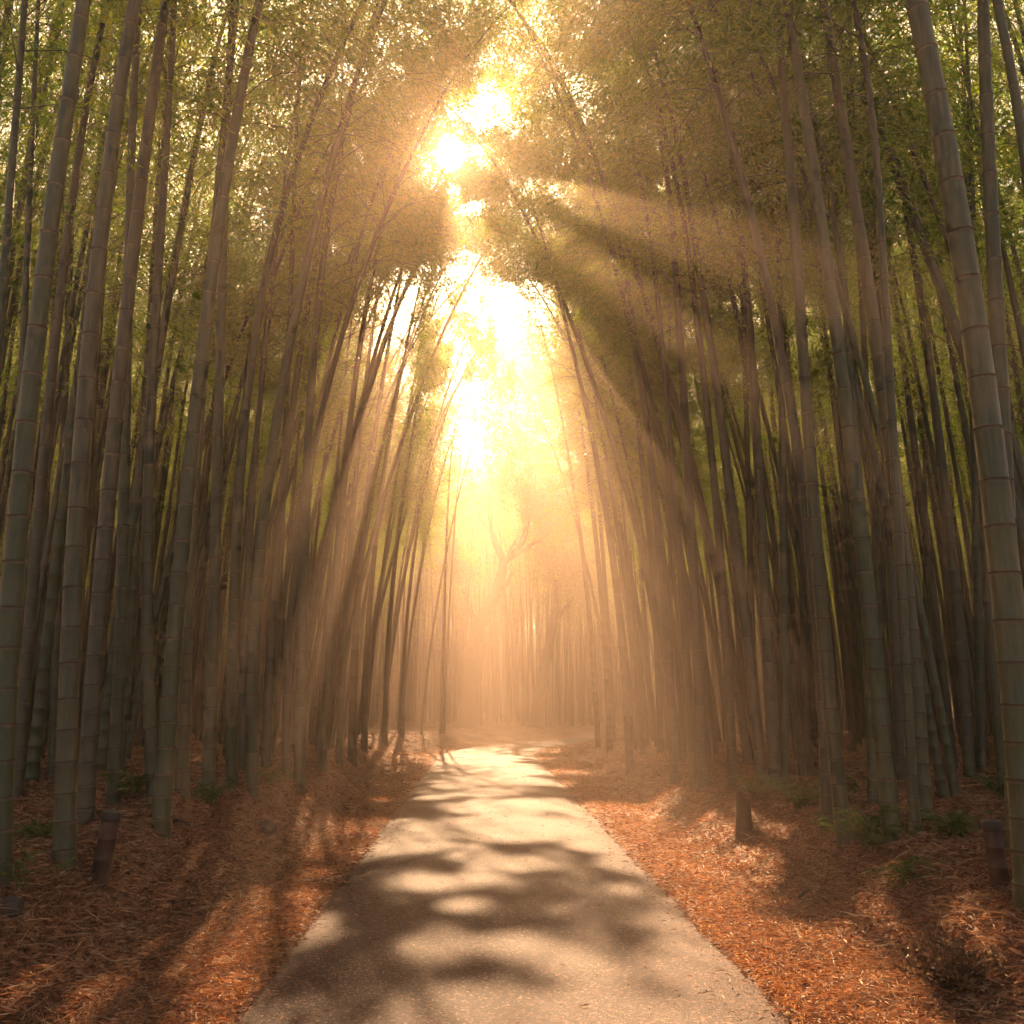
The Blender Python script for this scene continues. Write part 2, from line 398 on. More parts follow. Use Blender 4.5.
# 0-4 grove interior (thin crowns), 5-9 road edge (leaning over the road, full crowns), 10-11 leafy almost to the ground
for k in range(12):
    rg = np.random.default_rng(100 + k); edge = 5 <= k < 10; low = k >= 10
    P = arch(rg, 15.0 + rg.uniform(-1.5, 1.5), rg.uniform(0.12, 0.29) if edge else rg.uniform(0.03, 0.11), rg.uniform(0.5, 1.2))
    acc = Acc(); Rb = 0.058 + 0.012 * rg.uniform(-1, 1)
    culm_mesh(P, Rb, 15, acc, 8, False)
    V, F = crown(P, Rb, rg, acc, 15500 if edge else (7500 if low else 2700), start=rg.uniform(0.40, 0.52) if edge else (0.04 if low else rg.uniform(0.3, 0.5)), leafsc=1.0, spread=1.15 if edge else 1.0)
    VAR.append((acc.mesh('culm', [M_culm, M_node, M_bloom], True), mesh_np('foliage', V, [F], [M_leaf]), V.reshape(-1, 4, 3).astype(np.float32)))

PLACED = []
def at_px(px, py, y):
    d = pdir(px, py); return np.array([0, 0, EYE]) + d * y / d[1]
# openings in the canopy: (a point on the axis, radius); the sun shines through them as shafts
GAPS = [(np.array([0, 0, EYE]), 0.17), (at_px(280, 600, 7.5), 0.95), (at_px(335, 560, 12), 0.8), (at_px(660, 580, 9.5), 0.95), (at_px(612, 620, 14), 1.1), (at_px(375, 600, 16), 0.9), (at_px(570, 620, 18), 0.9),
        (at_px(490, 106, 13), 0.5), (at_px(500, 104, 18), 0.55), (at_px(455, 290, 20), 0.4),
        (at_px(640, 215, 9), 0.30), (at_px(640, 300, 10), 0.32), (at_px(600, 370, 13), 0.4), (at_px(480, 600, 16), 0.7), (at_px(500, 640, 22), 0.75), (at_px(470, 500, 24), 0.6), (at_px(455, 218, 11), 0.15), (at_px(475, 240, 14), 0.35), (at_px(470, 680, 30), 1.2), (at_px(520, 690, 34), 1.3), (at_px(440, 690, 27), 1.0)]
NBEAM = len(GAPS); _g = np.random.default_rng(31)
for _ in range(50):      # dapples on the road
    _y = 3.4 + 24 * _g.random() ** 1.2; GAPS.append((np.array([_g.uniform(-0.9, 1.25) - 0.03 * _y, _y, 0.0]), _g.uniform(0.18, 0.42)))
for _y in (16, 18, 20.5, 23, 26, 29):      # the far stretch of the road lies in the light
    GAPS.append((np.array([0.1 - 0.03 * _y + _g.uniform(-.6, .6), _y, 0.0]), _g.uniform(0.7, 1.0)))
for _y in (5.4, 6.3, 7.5, 9.0, 11, 13.5): GAPS.append((np.array([1.95 - 0.03 * _y + _g.uniform(-.2, .3), _y, 0.0]), _g.uniform(0.25, 0.45)))
for _y in (7.0, 8.6, 10.5, 12.5, 15): GAPS.append((np.array([-1.55 - 0.03 * _y + _g.uniform(-.3, .2), _y, 0.0]), _g.uniform(0.2, 0.4)))
def gap_mask(c):
    """True for leaves that stay"""
    k = np.ones(len(c), bool)
    for gi_, (Q, r) in enumerate(GAPS):
        w = c - Q; t_ = w @ SUN; pe = w - t_[:, None] * SUN
        if gi_ >= NBEAM: pe = pe * np.array([0.5 + 0.3 * ((gi_ * 0.618) % 1), 1, 1])     # dapples are wider than deep
        dd = np.linalg.norm(pe, axis=1)
        k &= (dd > r * (1 if r == 0.17 else (0.75 if gi_ < 7 else 0.35) + (0.5 if gi_ < 7 else 1.3) * vnoise(w[:, 0] * 2.6 + 40, (w[:, 2] - t_ * SUN[2]) * 3.5 + 40, 5)) + (0.005 * t_ if r == 0.17 else 0)) | (t_ < 0)
    return k
def sun_gap(V, b0):
    Q = V.reshape(-1, 4, 3); Q = Q[gap_mask(Q.mean(1) + b0)]
    return Q.reshape(-1, 3), np.arange(len(Q) * 4).reshape(-1, 4)
def hand_bamboo(anch, wb, label, group, Hc=15.0, leafy=6500, yl=0.0, start=0.5, z0=None, ln=None, curl=1.0):
    """anch: pixels from the foot upward; foot is dropped on the ground"""
    rg = np.random.default_rng(len(PLACED) + 500)
    b0 = ground_hit(*anch[0]); pts = [b0]
    for (px, py) in anch[1:]:
        d = pdir(px, py)
        # plane y = y0 + yl*(z-z0)
        tt = (b0[1] + yl * (EYE - b0[2])) / (d[1] - yl * d[2]); pts.append(np.array([0, 0, EYE]) + tt * d)
    pts = np.array(pts); zr = pts[:, 2] - b0[2]
    zm = zr.max()
    if zm > 1.2 and len(pts) > 3:
        co = np.polyfit(zr, pts[:, 0], 3 if len(pts) > 5 else 2, w=np.r_[2.0, np.ones(len(pts) - 1)])
    else:
        co = np.polyfit(zr, pts[:, 0], 1)
    fx = np.poly1d(co); slope = float(np.poly1d(co).deriv()(zm)); slope = max(-0.45, min(0.45, slope))
    n = 70; f = np.linspace(0, 1, n); z = f * Hc
    x = np.where(z <= zm, fx(z), 0); e = np.clip(z - zm, 0, None); sg = -1 if b0[0] > -0.3 else 1
    x = np.where(z > zm, fx(zm) + slope * e + sg * 0.012 * curl * e ** 2, x) - fx(0) 
    g = np.clip(f - 0.72, 0, 1)
    zz = z - 14 * g ** 2
    y = yl * z + 0.02 * rg.normal() * e
    P = np.stack([x, y, zz], 1)
    dep = b0[1] * cP + (b0[2] - EYE) * sP
    Rb = 0.5 * wb / FPX * dep
    e_ = thing('bamboo', b0.tolist(), label, 'bamboo', group)
    near = dep < 16
    acc = Acc(); culm_mesh(P, Rb, Hc, acc, 16 if near else 10, near)
    V, F = crown(P, Rb, rg, acc, leafy, start=start, leafsc=1.0, spread=1.2)
    V, F = sun_gap(V, b0)
    link('culm', acc.mesh('culm', [M_culm, M_node, M_bloom], True), e_)
    link('foliage', mesh_np('foliage', V, [F], [M_leaf]), e_)
    PLACED.append((b0[0], b0[1], Rb)); return e_

GL = 'bamboos lining the left side of the road'; GR = 'bamboos lining the right side of the road'
HAND = [
 # left
 ([(-2,880),(5,740),(12,565),(37,350),(58,164),(84,0)], 24, 'thick dark bamboo at the left picture edge leaning right past the post', GL),
 ([(-40,840),(-12,560),(-2,330),(6,211),(27,0)], 12, 'slim bamboo crossing the upper left corner, foot outside the photo', GL),
 ([(6,790),(14,560),(20,390),(28,273),(38,0)], 10, 'slim nearly upright bamboo just behind the thick leftmost one', GL),
 ([(16,798),(25,682),(33,584),(47,428),(62,273),(78,164),(107,0)], 13, 'second bamboo foot from the left edge, leaning steadily right', GL),
 ([(64,866),(69,740),(70,643),(80,483),(88,350),(103,215),(113,156),(127,39),(135,0)], 21, 'thick straight bamboo rooted just left of the dark capped post', GL),
 ([(84,820),(90,740),(94,674),(102,569),(113,451),(121,350),(133,270),(142,168),(156,74),(166,0)], 18, 'bamboo rising right behind the dark capped post on the left', GL),
 ([(113,804),(117,682),(122,573),(127,408),(127,273),(131,172),(137,31),(139,0)], 13, 'pale grey slim bamboo half hidden to the right of the capped post', GL),
 ([(154,808),(150,740),(146,643),(149,545),(152,370),(158,273),(166,156),(174,0)], 13, 'bamboo with a bent foot touching the thick leaning one beside it', GL),
 ([(161,831),(168,721),(176,623),(187,487),(201,370),(213,273),(227,176),(242,78),(260,0)], 18, 'long bamboo leaning right, foot nearest the fallen stick on the left bank', GL),
 ([(182,800),(186,643),(189,584),(200,400),(219,176),(230,78),(236,0)], 14, 'upright bamboo directly behind the long right-leaning one', GL),
 ([(208,796),(211,721),(213,623),(216,506),(221,350),(223,254),(232,0)], 13, 'very straight bamboo with weeds at its foot, left grove', GL),
 ([(232,786),(232,643),(236,545),(240,480),(255,350),(273,234),(303,145)], 12, 'bamboo lit by the left sunbeam, curving right high up', GL),
 ([(253,796),(252,740),(255,623),(262,530),(273,448),(287,358),(305,273),(324,184),(334,156)], 13, 'bamboo foot just left of the dark stone, stem glowing in the left sunbeam', GL),
 ([(299,792),(303,662),(305,526),(312,350),(324,273),(336,172)], 12, 'foremost bamboo at the brink of the left bank beside the sunlit hump', GL),
 ([(287,776),(287,702),(295,573),(310,470),(338,350)], 9, 'slender bamboo just behind the foremost one at the left brink', GL),
 ([(321,769),(328,662),(340,526),(361,350),(381,219),(398,176)], 10, 'bamboo bowing far toward the sun with bare arching twigs', GL),
 ([(339,765),(344,640),(352,520),(366,380)], 8, 'first slim bamboo right of the one bowing toward the sun', GL),
 ([(352,763),(356,640),(364,520),(380,400)], 9, 'second slim bamboo right of the one bowing toward the sun', GL),
 ([(364,751),(368,640),(380,500),(400,380)], 7, 'third slim bamboo right of the one bowing toward the sun', GL),
 ([(385,743),(388,640),(400,520),(418,400)], 6, 'slim bamboo at the left roadside where the verge narrows to the bend', GL),
 ([(39,757),(42,620),(46,440),(60,250),(70,100)], 10, 'shaded bamboo set back between the two leftmost thick stems', GL),
 ([(53,776),(58,620),(64,440),(70,250),(80,60)], 10, 'shaded bamboo set back just left of the thick straight one', GL),
 ([(242,770),(246,640),(250,520),(262,380)], 9, 'shaded bamboo set back between the two stems lit by the left sunbeam', GL),
 ([(266,768),(272,640),(280,520),(296,380),(320,240)], 10, 'shaded bamboo set back behind the dark stone on the left bank', GL),
 ([(402,737),(405,640),(416,540),(434,440)], 5, 'thin hazy bamboo last before the left end of the bend', GL),
 # right
 ([(1034,905),(1018,740),(1011,623),(1001,526),(983,400),(970,297),(948,168),(929,59),(915,0)], 33, 'thickest bamboo of all leaning left across the upper right corner', GR),
 ([(1016,850),(1011,620),(1005,448),(999,390),(995,273),(989,156),(983,0)], 19, 'upright thick bamboo crossed by the thickest one at the right edge', GR),
 ([(1060,860),(1048,520),(1040,300),(1024,156),(1015,98),(997,0)], 14, 'bamboo entering at the right edge near the top corner', GR),
 ([(1005,794),(996,680),(987,565),(981,467),(975,300),(970,98),(964,0)], 11, 'bamboo running up just left of the thick upright one at right', GR),
 ([(923,820),(921,740),(911,631),(901,537),(891,451),(882,390),(866,273),(854,187),(837,78),(823,0)], 18, 'long leaning bamboo on the right with moss at its foot', GR),
 ([(893,841),(882,721),(874,643),(866,573),(854,467),(843,390),(827,273),(815,168),(800,78),(786,0)], 18, 'thick bamboo foot nearest the weeds, centre of the right front row', GR),
 ([(845,843),(833,722),(819,584),(811,487),(806,370),(800,312),(792,195),(782,78),(776,0)], 15, 'frontmost bamboo of the right grove left of the weeds', GR),
 ([(827,829),(821,694),(806,506),(796,448),(780,350),(757,234),(733,156),(718,86),(694,20)], 11, 'strongly leaning bamboo crossing behind its neighbours to the upper middle', GR),
 ([(903,780),(894,584),(882,400),(872,215),(864,98),(858,0)], 14, 'shaded upright bamboo between the two long leaning ones at right', GR),
 ([(776,792),(770,721),(767,623),(763,526),(755,409),(749,352),(741,234),(729,137),(720,78),(708,39)], 13, 'bamboo just right of the slanted stump with foliage at its top', GR),
 ([(785,788),(784,623),(782,409),(778,200)], 10, 'straight bamboo close beside the one right of the slanted stump', GR),
 ([(763,788),(755,702),(745,604),(727,487),(712,350),(704,293),(687,195)], 12, 'leaning bamboo directly behind the slanted stump', GR),
 ([(704,790),(698,662),(690,545),(683,350),(672,230)], 12, 'thick bamboo at the brink of the right bank, left of the slanted stump', GR),
 ([(733,784),(727,623),(716,518),(702,362),(690,260)], 10, 'bamboo between the slanted stump and the brink of the right bank', GR),
 ([(694,786),(684,620),(672,470),(660,320)], 8, 'slim bamboo pressed against the left of the one at the right brink', GR),
 ([(675,780),(666,620),(650,460),(630,300)], 10, 'bamboo glowing in the right sunbeam at the brink of the bank', GR),
 ([(661,753),(654,600),(640,450),(620,300)], 7, 'slim bamboo inside the right sunbeam, set behind the brink', GR),
 ([(630,774),(622,640),(604,500),(575,360)], 9, 'leftmost foot of the right front row beside the road bend', GR),
 ([(637,745),(628,600),(612,460),(590,340)], 7, 'slim bamboo just behind the leftmost foot of the right row', GR),
 ([(610,750),(604,640),(592,500),(570,360)], 7, 'bamboo near the road bend leaning over the glowing gap', GR),
 ([(598,748),(590,630),(576,500),(556,390)], 6, 'thin bamboo at the inner corner of the road bend', GR),
 ([(970,776),(958,623),(948,506),(929,370),(905,200)], 11, 'bamboo set back left of the right capped post, leaning left', GR),
 ([(981,772),(979,640),(977,545),(972,380),(968,200)], 10, 'straight bamboo set back behind the right capped post', GR),
 ([(874,807),(868,640),(858,480),(848,330)], 11, 'shaded bamboo tucked behind the centre of the right front row', GR),
 ([(932,757),(928,620),(924,480),(930,312),(938,187)], 7, 'thin bamboo leaning the other way, to the right, in the right grove', GR),
 ([(915,835),(910,700),(900,560),(890,400),(880,200)], 11, 'dark thin bamboo close against the mossy footed leaning one', GR),
 ([(755,760),(752,640),(748,480),(745,370)], 8, 'dark bamboo behind the slanted stump in the second row', GR),
 ([(808,770),(804,640),(798,500),(790,380)], 9, 'dark bamboo set back left of the frontmost right one', GR),
]
for k, (an, wb, lb, g) in enumerate(HAND):
    hand_bamboo(an, wb, lb, g, Hc=14.0 + (k * 0.37) % 2.5, leafy=7000 if an[0][1] > 840 else 10000, start=0.5 if wb > 12 else 0.45, curl=0.8 if an[0][1] > 840 else (0.5 if an[0][1] < 776 else 1.4 + 1.6 * ((k * 0.618) % 1)))

# --- the rest of the grove
rg = np.random.default_rng(42)
cand = []
tries = 0
grid = {}
def ok(x, y, dmin):
    kx, ky = int(math.floor(x)), int(math.floor(y))
    for a in (-1, 0, 1):
        for b_ in (-1, 0, 1):
            for (u, v) in grid.get((kx + a, ky + b_), ()):
                if (u - x) ** 2 + (v - y) ** 2 < dmin * dmin: return False
    return True
def put(x, y): grid.setdefault((int(math.floor(x)), int(math.floor(y))), []).append((x, y))
for (x, y, r_) in PLACED: put(x, y)
TREES = [(-2.3, 45.0), (1.3, 46.0)]
for it in range(90000):
    x = rg.uniform(-30, 34); y = rg.uniform(9, 88)
    s = float(lat(x, y)[0]); a = abs(s)
    if a < 3.3 + 0.25 * (y > 20): continue
    dc = math.hypot(x, y)
    if a > 22 and rg.random() < 0.4: continue
    if dc < 14 and a < 4.5 and abs(x / y) < 0.62: continue       # the front rows are the ones placed above
    if any(math.hypot(x - u, y - v) < 1.6 for u, v in TREES): continue
    if abs(x) > 0.75 * y + 6: continue
    if abs(x + 0.5) < 6 and 36 < y < 50 : continue                 # the open bend in front of the old trees
    if not ok(x, y, 0.54 if dc < 30 else 0.68): continue
    put(x, y); cand.append((x, y, s, dc))
    if len(cand) >= 3200: break
cand.sort(key=lambda c: c[3])
NIND = 300 - len(PLACED)
def proj(x, y, z):
    q = np.array([x, y, z - EYE]); f_ = q[1] * cP + q[2] * sP; return 512 + FPX * q[0] / f_, 512 - FPX * (-q[1] * sP + q[2] * cP) / f_
foot = [proj(c[0], c[1], float(height(c[0], c[1])[0]))[0] for c in cand]
order = sorted((i for i in range(len(cand)) if -60 < foot[i] < 1084), key=lambda i: cand[i][3] * 0.7 + 1.5 * max(0, abs(cand[i][2]) - 4.5))
ind = set(order[:NIND])
print('bamboos', len(PLACED), len(cand))
MARKS = [(-80, 'the left picture edge'), (64, 'the thick straight left bamboo'), (100, 'the dark capped post'), (161, 'the long right-leaning bamboo'), (208, 'the very straight left bamboo'), (267, 'the dark stone'),
         (321, 'the bamboo bowing sunward'), (385, 'the left end of the bend'), (440, 'the left road edge'), (512, 'the middle of the bend'), (598, 'the inner corner of the bend'), (661, 'the sunlit right brink'),
         (704, 'the thick brink bamboo'), (745, 'the slanted stump'), (845, 'the frontmost right bamboo'), (893, 'the bamboo nearest the weeds'), (1000, 'the ringed right post'), (1100, 'the right picture edge')]
ORD = ('first second third fourth fifth sixth seventh eighth ninth tenth eleventh twelfth thirteenth fourteenth fifteenth sixteenth seventeenth eighteenth nineteenth twentieth twenty-first twenty-second '
       'twenty-third twenty-fourth twenty-fifth twenty-sixth twenty-seventh twenty-eighth twenty-ninth thirtieth').split()
ORD += [t_ + '-' + o_ for t_ in ('thirty', 'forty', 'fifty', 'sixty', 'seventy') for o_ in ORD[:9]]
LAB = {}
for k in range(len(MARKS) - 1):
    mem = sorted((i for i in ind if MARKS[k][0] <= foot[i] < MARKS[k + 1][0]), key=lambda i: foot[i])
    for n_, i in enumerate(mem):
        if k in (0, len(MARKS) - 2):
            LAB[i] = f'{ORD[n_]} background bamboo counting rightward from {MARKS[k][1]}'
            if k == 0: LAB[i] = f'{ORD[len(mem) - 1 - n_]} background bamboo counting leftward from {MARKS[1][1]}'
        else: LAB[i] = f'{ORD[n_]} background bamboo counting rightward from {MARKS[k][1]}'
def zone(x, y, s):
    side = 'left' if s < 0 else 'right'
    if y > 36 and abs(x) < 9: return 'hazy bamboos beyond the road bend'
    if abs(s) > 7: return f'dim bamboos deep in the {side} grove'
    if y < 20: return f'shaded bamboos between the front stems on the {side}'
    return f'slim hazy bamboos flanking the far road on the {side}'
pts = []; ncut = 0
for i, (x, y, s, dc) in enumerate(cand):
    z = float(height(x, y)[0])
    hole = float(vnoise(np.array([y * 0.38]), np.array([3.7 if s < 0 else 8.2]), 17)[0]) < 0.30
    v = int(rg.integers(5, 10)) if abs(s) < 6.5 and not hole else int(rg.integers(0, 5))
    if y > 23 and v >= 5 and rg.random() < 0.4: v = int(rg.integers(0, 5))
    if (dc > 48 or abs(s) > 17) and rg.random() < 0.7 and not (abs(x) < 8 and y < 72): v = int(rg.integers(10, 12))
    # lean toward the path
    base_ang = 0.0 if s < 0 else math.pi
    if y > 42 and abs(x) < 9: base_ang = rg.uniform(0, 2 * math.pi)
    ang = base_ang + rg.normal(0, 0.5); scl = rg.uniform(0.86, 1.14)
    th_ = scl * rg.uniform(0.8, 1.15)
    if i in ind:
        e_ = thing('bamboo', (x, y, z), LAB[i], 'bamboo', zone(x, y, s), ang); e_.scale = (th_, th_, scl)
        link('culm', VAR[v][0], e_)
        Q = VAR[v][2]; c = Q.mean(1) * np.array([th_, th_, scl]); ca, sa = math.cos(ang), math.sin(ang)
        cw = np.stack([c[:, 0] * ca - c[:, 1] * sa + x, c[:, 0] * sa + c[:, 1] * ca + y, c[:, 2] + z], 1)
        kp = gap_mask(cw)
        if (~kp).sum() > 25:
            Q = Q[kp]; ncut += 1; fo = mesh_np('foliage', Q.reshape(-1, 3), [np.arange(len(Q) * 4).reshape(-1, 4)], [M_leaf])
        else: fo = VAR[v][1]
        link('foliage', fo, e_)
    else:
        pts.append((x, y, z, ang, scl, th_, v))
print('crowns with openings', ncut)

# thicket: everything past the 300, one object
src = bpy.data.collections.new('thicket_sources')
for k, (cm, fm, _) in enumerate(VAR):
    n1, n2 = len(cm.vertices), len(fm.vertices)
    V = np.empty(n1 * 3, np.float32); cm.vertices.foreach_get('co', V)
    V2 = np.empty(n2 * 3, np.float32); fm.vertices.foreach_get('co', V2)
    l1 = np.empty(len(cm.loops), np.int32); cm.loops.foreach_get('vertex_index', l1)
    l2 = np.empty(len(fm.loops), np.int32); fm.loops.foreach_get('vertex_index', l2)
    mi = np.empty(len(cm.polygons), np.int32); cm.polygons.foreach_get('material_index', mi)
    me = mesh_np('bamboo_mass', np.concatenate([V, V2]).reshape(-1, 3), [l1.reshape(-1, 4), l2.reshape(-1, 4) + n1], [M_culm, M_node, M_bloom, M_leaf],
                 np.concatenate([mi, np.full(len(fm.polygons), 3)]), False)
    src.objects.link(bpy.data.objects.new('bamboo_mass_%02d' % k, me))
pts = np.array(pts)
pm = bpy.data.meshes.new('bamboo_thicket'); pm.vertices.add(len(pts)); pm.vertices.foreach_set('co', pts[:, :3].astype(np.float32).ravel())
def attr(nm, ty, vals):
    a = pm.attributes.new(nm, ty, 'POINT'); a.data.foreach_set('vector' if ty == 'FLOAT_VECTOR' else 'value', np.ascontiguousarray(vals).ravel())
attr('rot', 'FLOAT_VECTOR', np.stack([pts[:, 3] * 0, pts[:, 3] * 0, pts[:, 3]], 1).astype(np.float32))
attr('scl', 'FLOAT_VECTOR', np.stack([pts[:, 5], pts[:, 5], pts[:, 4]], 1).astype(np.float32))
attr('vid', 'INT', pts[:, 6].astype(np.int32))
thk = link('bamboo_thicket', pm); tag(thk, 'dense hazy mass of bamboo stems and leaves filling the grove behind', 'bamboo thicket', kind='stuff')
ng = bpy.data.node_groups.new('thicket', 'GeometryNodeTree')
ng.interface.new_socket('Geometry', in_out='INPUT', socket_type='NodeSocketGeometry'); ng.interface.new_socket('Geometry', in_out='OUTPUT', socket_type='NodeSocketGeometry')
gi = ng.nodes.new('NodeGroupInput'); go = ng.nodes.new('NodeGroupOutput')
iop = ng.nodes.new('GeometryNodeInstanceOnPoints'); ci = ng.nodes.new('GeometryNodeCollectionInfo'); ci.inputs['Collection'].default_value = src
ci.inputs['Separate Children'].default_value = True; ci.inputs['Reset Children'].default_value = True
iop.inputs['Pick Instance'].default_value = True
def nat(nm, ty):
    n = ng.nodes.new('GeometryNodeInputNamedAttribute'); n.data_type = ty; n.inputs[0].default_value = nm; return n.outputs[0]
e2r = ng.nodes.new('FunctionNodeEulerToRotation')
ng.links.new(nat('rot', 'FLOAT_VECTOR'), e2r.inputs[0])
ng.links.new(gi.outputs[0], iop.inputs['Points']); ng.links.new(ci.outputs[0], iop.inputs['Instance']); ng.links.new(nat('vid', 'INT'), iop.inputs['Instance Index'])
ng.links.new(e2r.outputs[0], iop.inputs['Rotation']); ng.links.new(nat('scl', 'FLOAT_VECTOR'), iop.inputs['Scale']); ng.links.new(iop.outputs[0], go.inputs[0])
md = thk.modifiers.new('thicket', 'NODES'); md.node_group = ng

# ------------------------------------------------------------------ the two old trees beyond the bend
def limb(acc, pix, w, depth, b0=None, sides=12, wob=0.0):
    pts = []; 
    for (px, py) in pix:
        d = pdir(px, py); pts.append(np.array([0, 0, EYE]) + d * depth / d[1])
    pts = np.array(pts); 
    u = np.linspace(0, 1, len(pts)); uu = np.linspace(0, 1, len(pts) * 6)
    P = np.stack([np.interp(uu, u, pts[:, k]) for k in range(3)], 1)
    for _ in range(2): P[1:-1] = (P[:-2] + P[1:-1] * 2 + P[2:]) / 4
    P[:, 1] += wob * uu * 3
    r = np.interp(uu, np.linspace(0, 1, len(w)), w) * 0.5 / FPX * depth
    V, F = tube(P, r * (1 + 0.12 * fbm(uu * 9, uu * 0 + w[0], 2, 3)), sides)
    V = V + 0.04 * rng.normal(size=V.shape) * 0.5
    acc.add(V, F, 0); return P
def far_tree(base_pix, limbs, depth, label, crown_pts, nleaf):
    d = pdir(*base_pix); b = np.array([0, 0, EYE]) + d * depth / d[1]; b[2] = float(height(b[0], b[1])[0])
    e_ = thing('tree', b.tolist(), label, 'tree')
    acc = Acc()
    for pix, w, wob in limbs: limb(acc, pix, w, depth, wob=wob)
    me = acc.mesh('trunk', [M_bark], True)
    o_ = link('trunk', me, e_); o_.location = (-b).tolist()
    rg = np.random.default_rng(5); cs = []
    for (px, py, rad, dd) in crown_pts:
        d = pdir(px, py); c = np.array([0, 0, EYE]) + d * (depth + dd) / d[1]
        cl = c + rg.normal(size=(nleaf // len(crown_pts) // 12, 3)) * rad * 0.55
        cs.append(np.repeat(cl, 12, 0))
    cs = np.concatenate(cs); cs = cs + rg.normal(size=cs.shape) * 0.18
    V, F = leaves(cs, rg.normal(size=cs.shape), rg.uniform(0.10, 0.2, len(cs)), rg.uniform(0.05, 0.09, len(cs)), rg)
    V, F = sun_gap(V, 0)
    link('crown', mesh_np('crown', V - b, [F], [M_crown]), e_)
far_tree((468, 727), [
    ([(468, 730), (469, 690), (470, 655), (478, 628), (492, 602), (500, 580), (504, 560)], [20, 17, 15, 13, 12, 10, 8], 0.0),
    ([(503, 563), (515, 553), (528, 546), (536, 538)], [7, 5, 3.5, 0.8], 0.3),
    ([(504, 562), (497, 548), (491, 533), (490, 515), (488, 500)], [8, 6, 5, 4, 3], -0.3),
    ([(484, 618), (497, 603), (507, 585), (512, 574)], [6, 4, 3, 0.7], -0.2),
    ([(472, 640), (473, 618), (468, 600), (462, 588)], [5, 4, 3, 0.7], 0.2),
    ([(512, 555), (518, 546), (522, 536), (530, 520)], [4, 3, 2, 0.6], 0.1),
    ([(508, 557), (512, 545), (520, 532)], [4, 3, 0.7], 0.4),
    ([(528, 546), (541, 540), (552, 528)], [3, 2, 0.6], 0.2), ([(491, 533), (481, 520), (476, 502)], [3, 2, 0.6], 0.1), ([(519, 551), (527, 535), (529, 520)], [3, 2, 0.6], -0.2), ([(488, 502), (492, 485), (489, 465)], [3, 2, 0.6], 0.1),
  ], 45.0, 'forked old tree trunk in golden haze, leaning right beyond the bend', [(488, 470, 2.4, 0), (520, 500, 1.8, 2), (540, 520, 1.5, 1), (470, 500, 1.8, 1), (505, 440, 2.5, 2), (460, 560, 1.0, 0), (470, 425, 2.2, 3), (530, 410, 2.2, -2), (495, 375, 2.2, 0), (540, 460, 2.0, 3), (455, 385, 1.6, -3), (515, 350, 2.0, 0), (475, 350, 1.8, 2), (540, 385, 1.6, 2)], 80000)
far_tree((538, 725), [
    ([(536, 728), (539, 700), (543, 675), (548, 650), (552, 630), (556, 605), (556, 580)], [16, 12, 11, 10, 8, 6, 3], 0.0),
    ([(552, 632), (562, 612), (575, 595)], [5, 3, 0.7], 0.3),
  ], 46.0, 'slimmer dark tree trunk leaning right, just right of the forked tree', [(560, 560, 2.0, 1), (575, 585, 1.6, 1), (545, 520, 2.2, 1)], 12000)

# ------------------------------------------------------------------ posts, stumps, stone, sticks
def lathe_tube(zs, rs, sides=20, lean=(0, 0)):
    zs = np.array(zs, float); P = np.stack([zs * lean[0], zs * lean[1], zs], 1)
    return tube(P, rs, sides)
def capped_post(px, py, hpx, wpx, label, lean):
    b = ground_hit(px, py); dep = b[1] * cP + (b[2] - EYE) * sP; h = hpx / FPX * dep; r = 0.5 * wpx / FPX * dep
    e_ = thing('post', b.tolist(), label, 'post', 'capped wooden posts on the banks', 0.3)
    a = Acc(); hb = h * 0.86
    V, F = lathe_tube([-0.15, 0, hb * .33, hb * .345, hb * .355, hb * .37, hb * .68, hb * .695, hb * .705, hb * .72, hb], np.array([1.12, 1.08, 1.0, 1.05, 1.05, 1, .97, 1.03, 1.03, .97, .95]) * r, 20, lean)
    a.add(V, F, 0); link('shaft', a.mesh('shaft', [M_post], True), e_)
    a = Acc(); V, F = lathe_tube([hb - 0.004, hb, hb * 1.0 + 0.01, h - 0.01, h, h + 0.004], np.array([0.8, 1.02, 1.06, 1.06, 1.0, 0.02]) * r, 20, lean)
    a.add(V, F, 0); link('cap', a.mesh('cap', [M_cap], True), e_)
    return e_
capped_post(99, 882, 66, 18, 'dark capped bamboo post leaning slightly right on the left bank', (0.10, 0))
capped_post(1001, 888, 64, 18, 'ringed brown post with a black cap on the right bank', (-0.06, 0))
# slanted stump
b = ground_hit(745, 838); dep = b[1] * cP
h = 36 / FPX * dep; r = 7.5 / FPX * dep
e_ = thing('stump', b.tolist(), 'short brown stump with a slanted top on the right bank', 'stump')
th = np.arange(16) * 2 * math.pi / 16; a = Acc(); rings = []
for z, rr_ in ((-0.15, 1.35), (0, 1.25), (h * .3, 1.05), (h * .6, 0.98), (h, 0.92)):
    zz = z + (0.06 * -np.cos(th) if z == h else 0)
    rings.append(np.stack([np.cos(th) * r * rr_ * (1 + .08 * np.sin(3 * th)), np.sin(th) * r * rr_, np.zeros(16) + zz], 1))
V = np.concatenate(rings); i = np.arange(4)[:, None] * 16; j = np.arange(16)[None]
F = np.stack([i + j, i + (j + 1) % 16, i + 16 + (j + 1) % 16, i + 16 + j], -1).reshape(-1, 4)
a.add(V, F, 0); link('bark', a.mesh('bark', [M_post], True), e_)
a = Acc(); top = rings[-1] + np.array([0, 0, 0.002]); V2, F2 = capfan(top, 16, 0, top.mean(0)); a.add(V2, F2, 0); link('cut_face', a.mesh('cut_face', [M_cut]), e_)
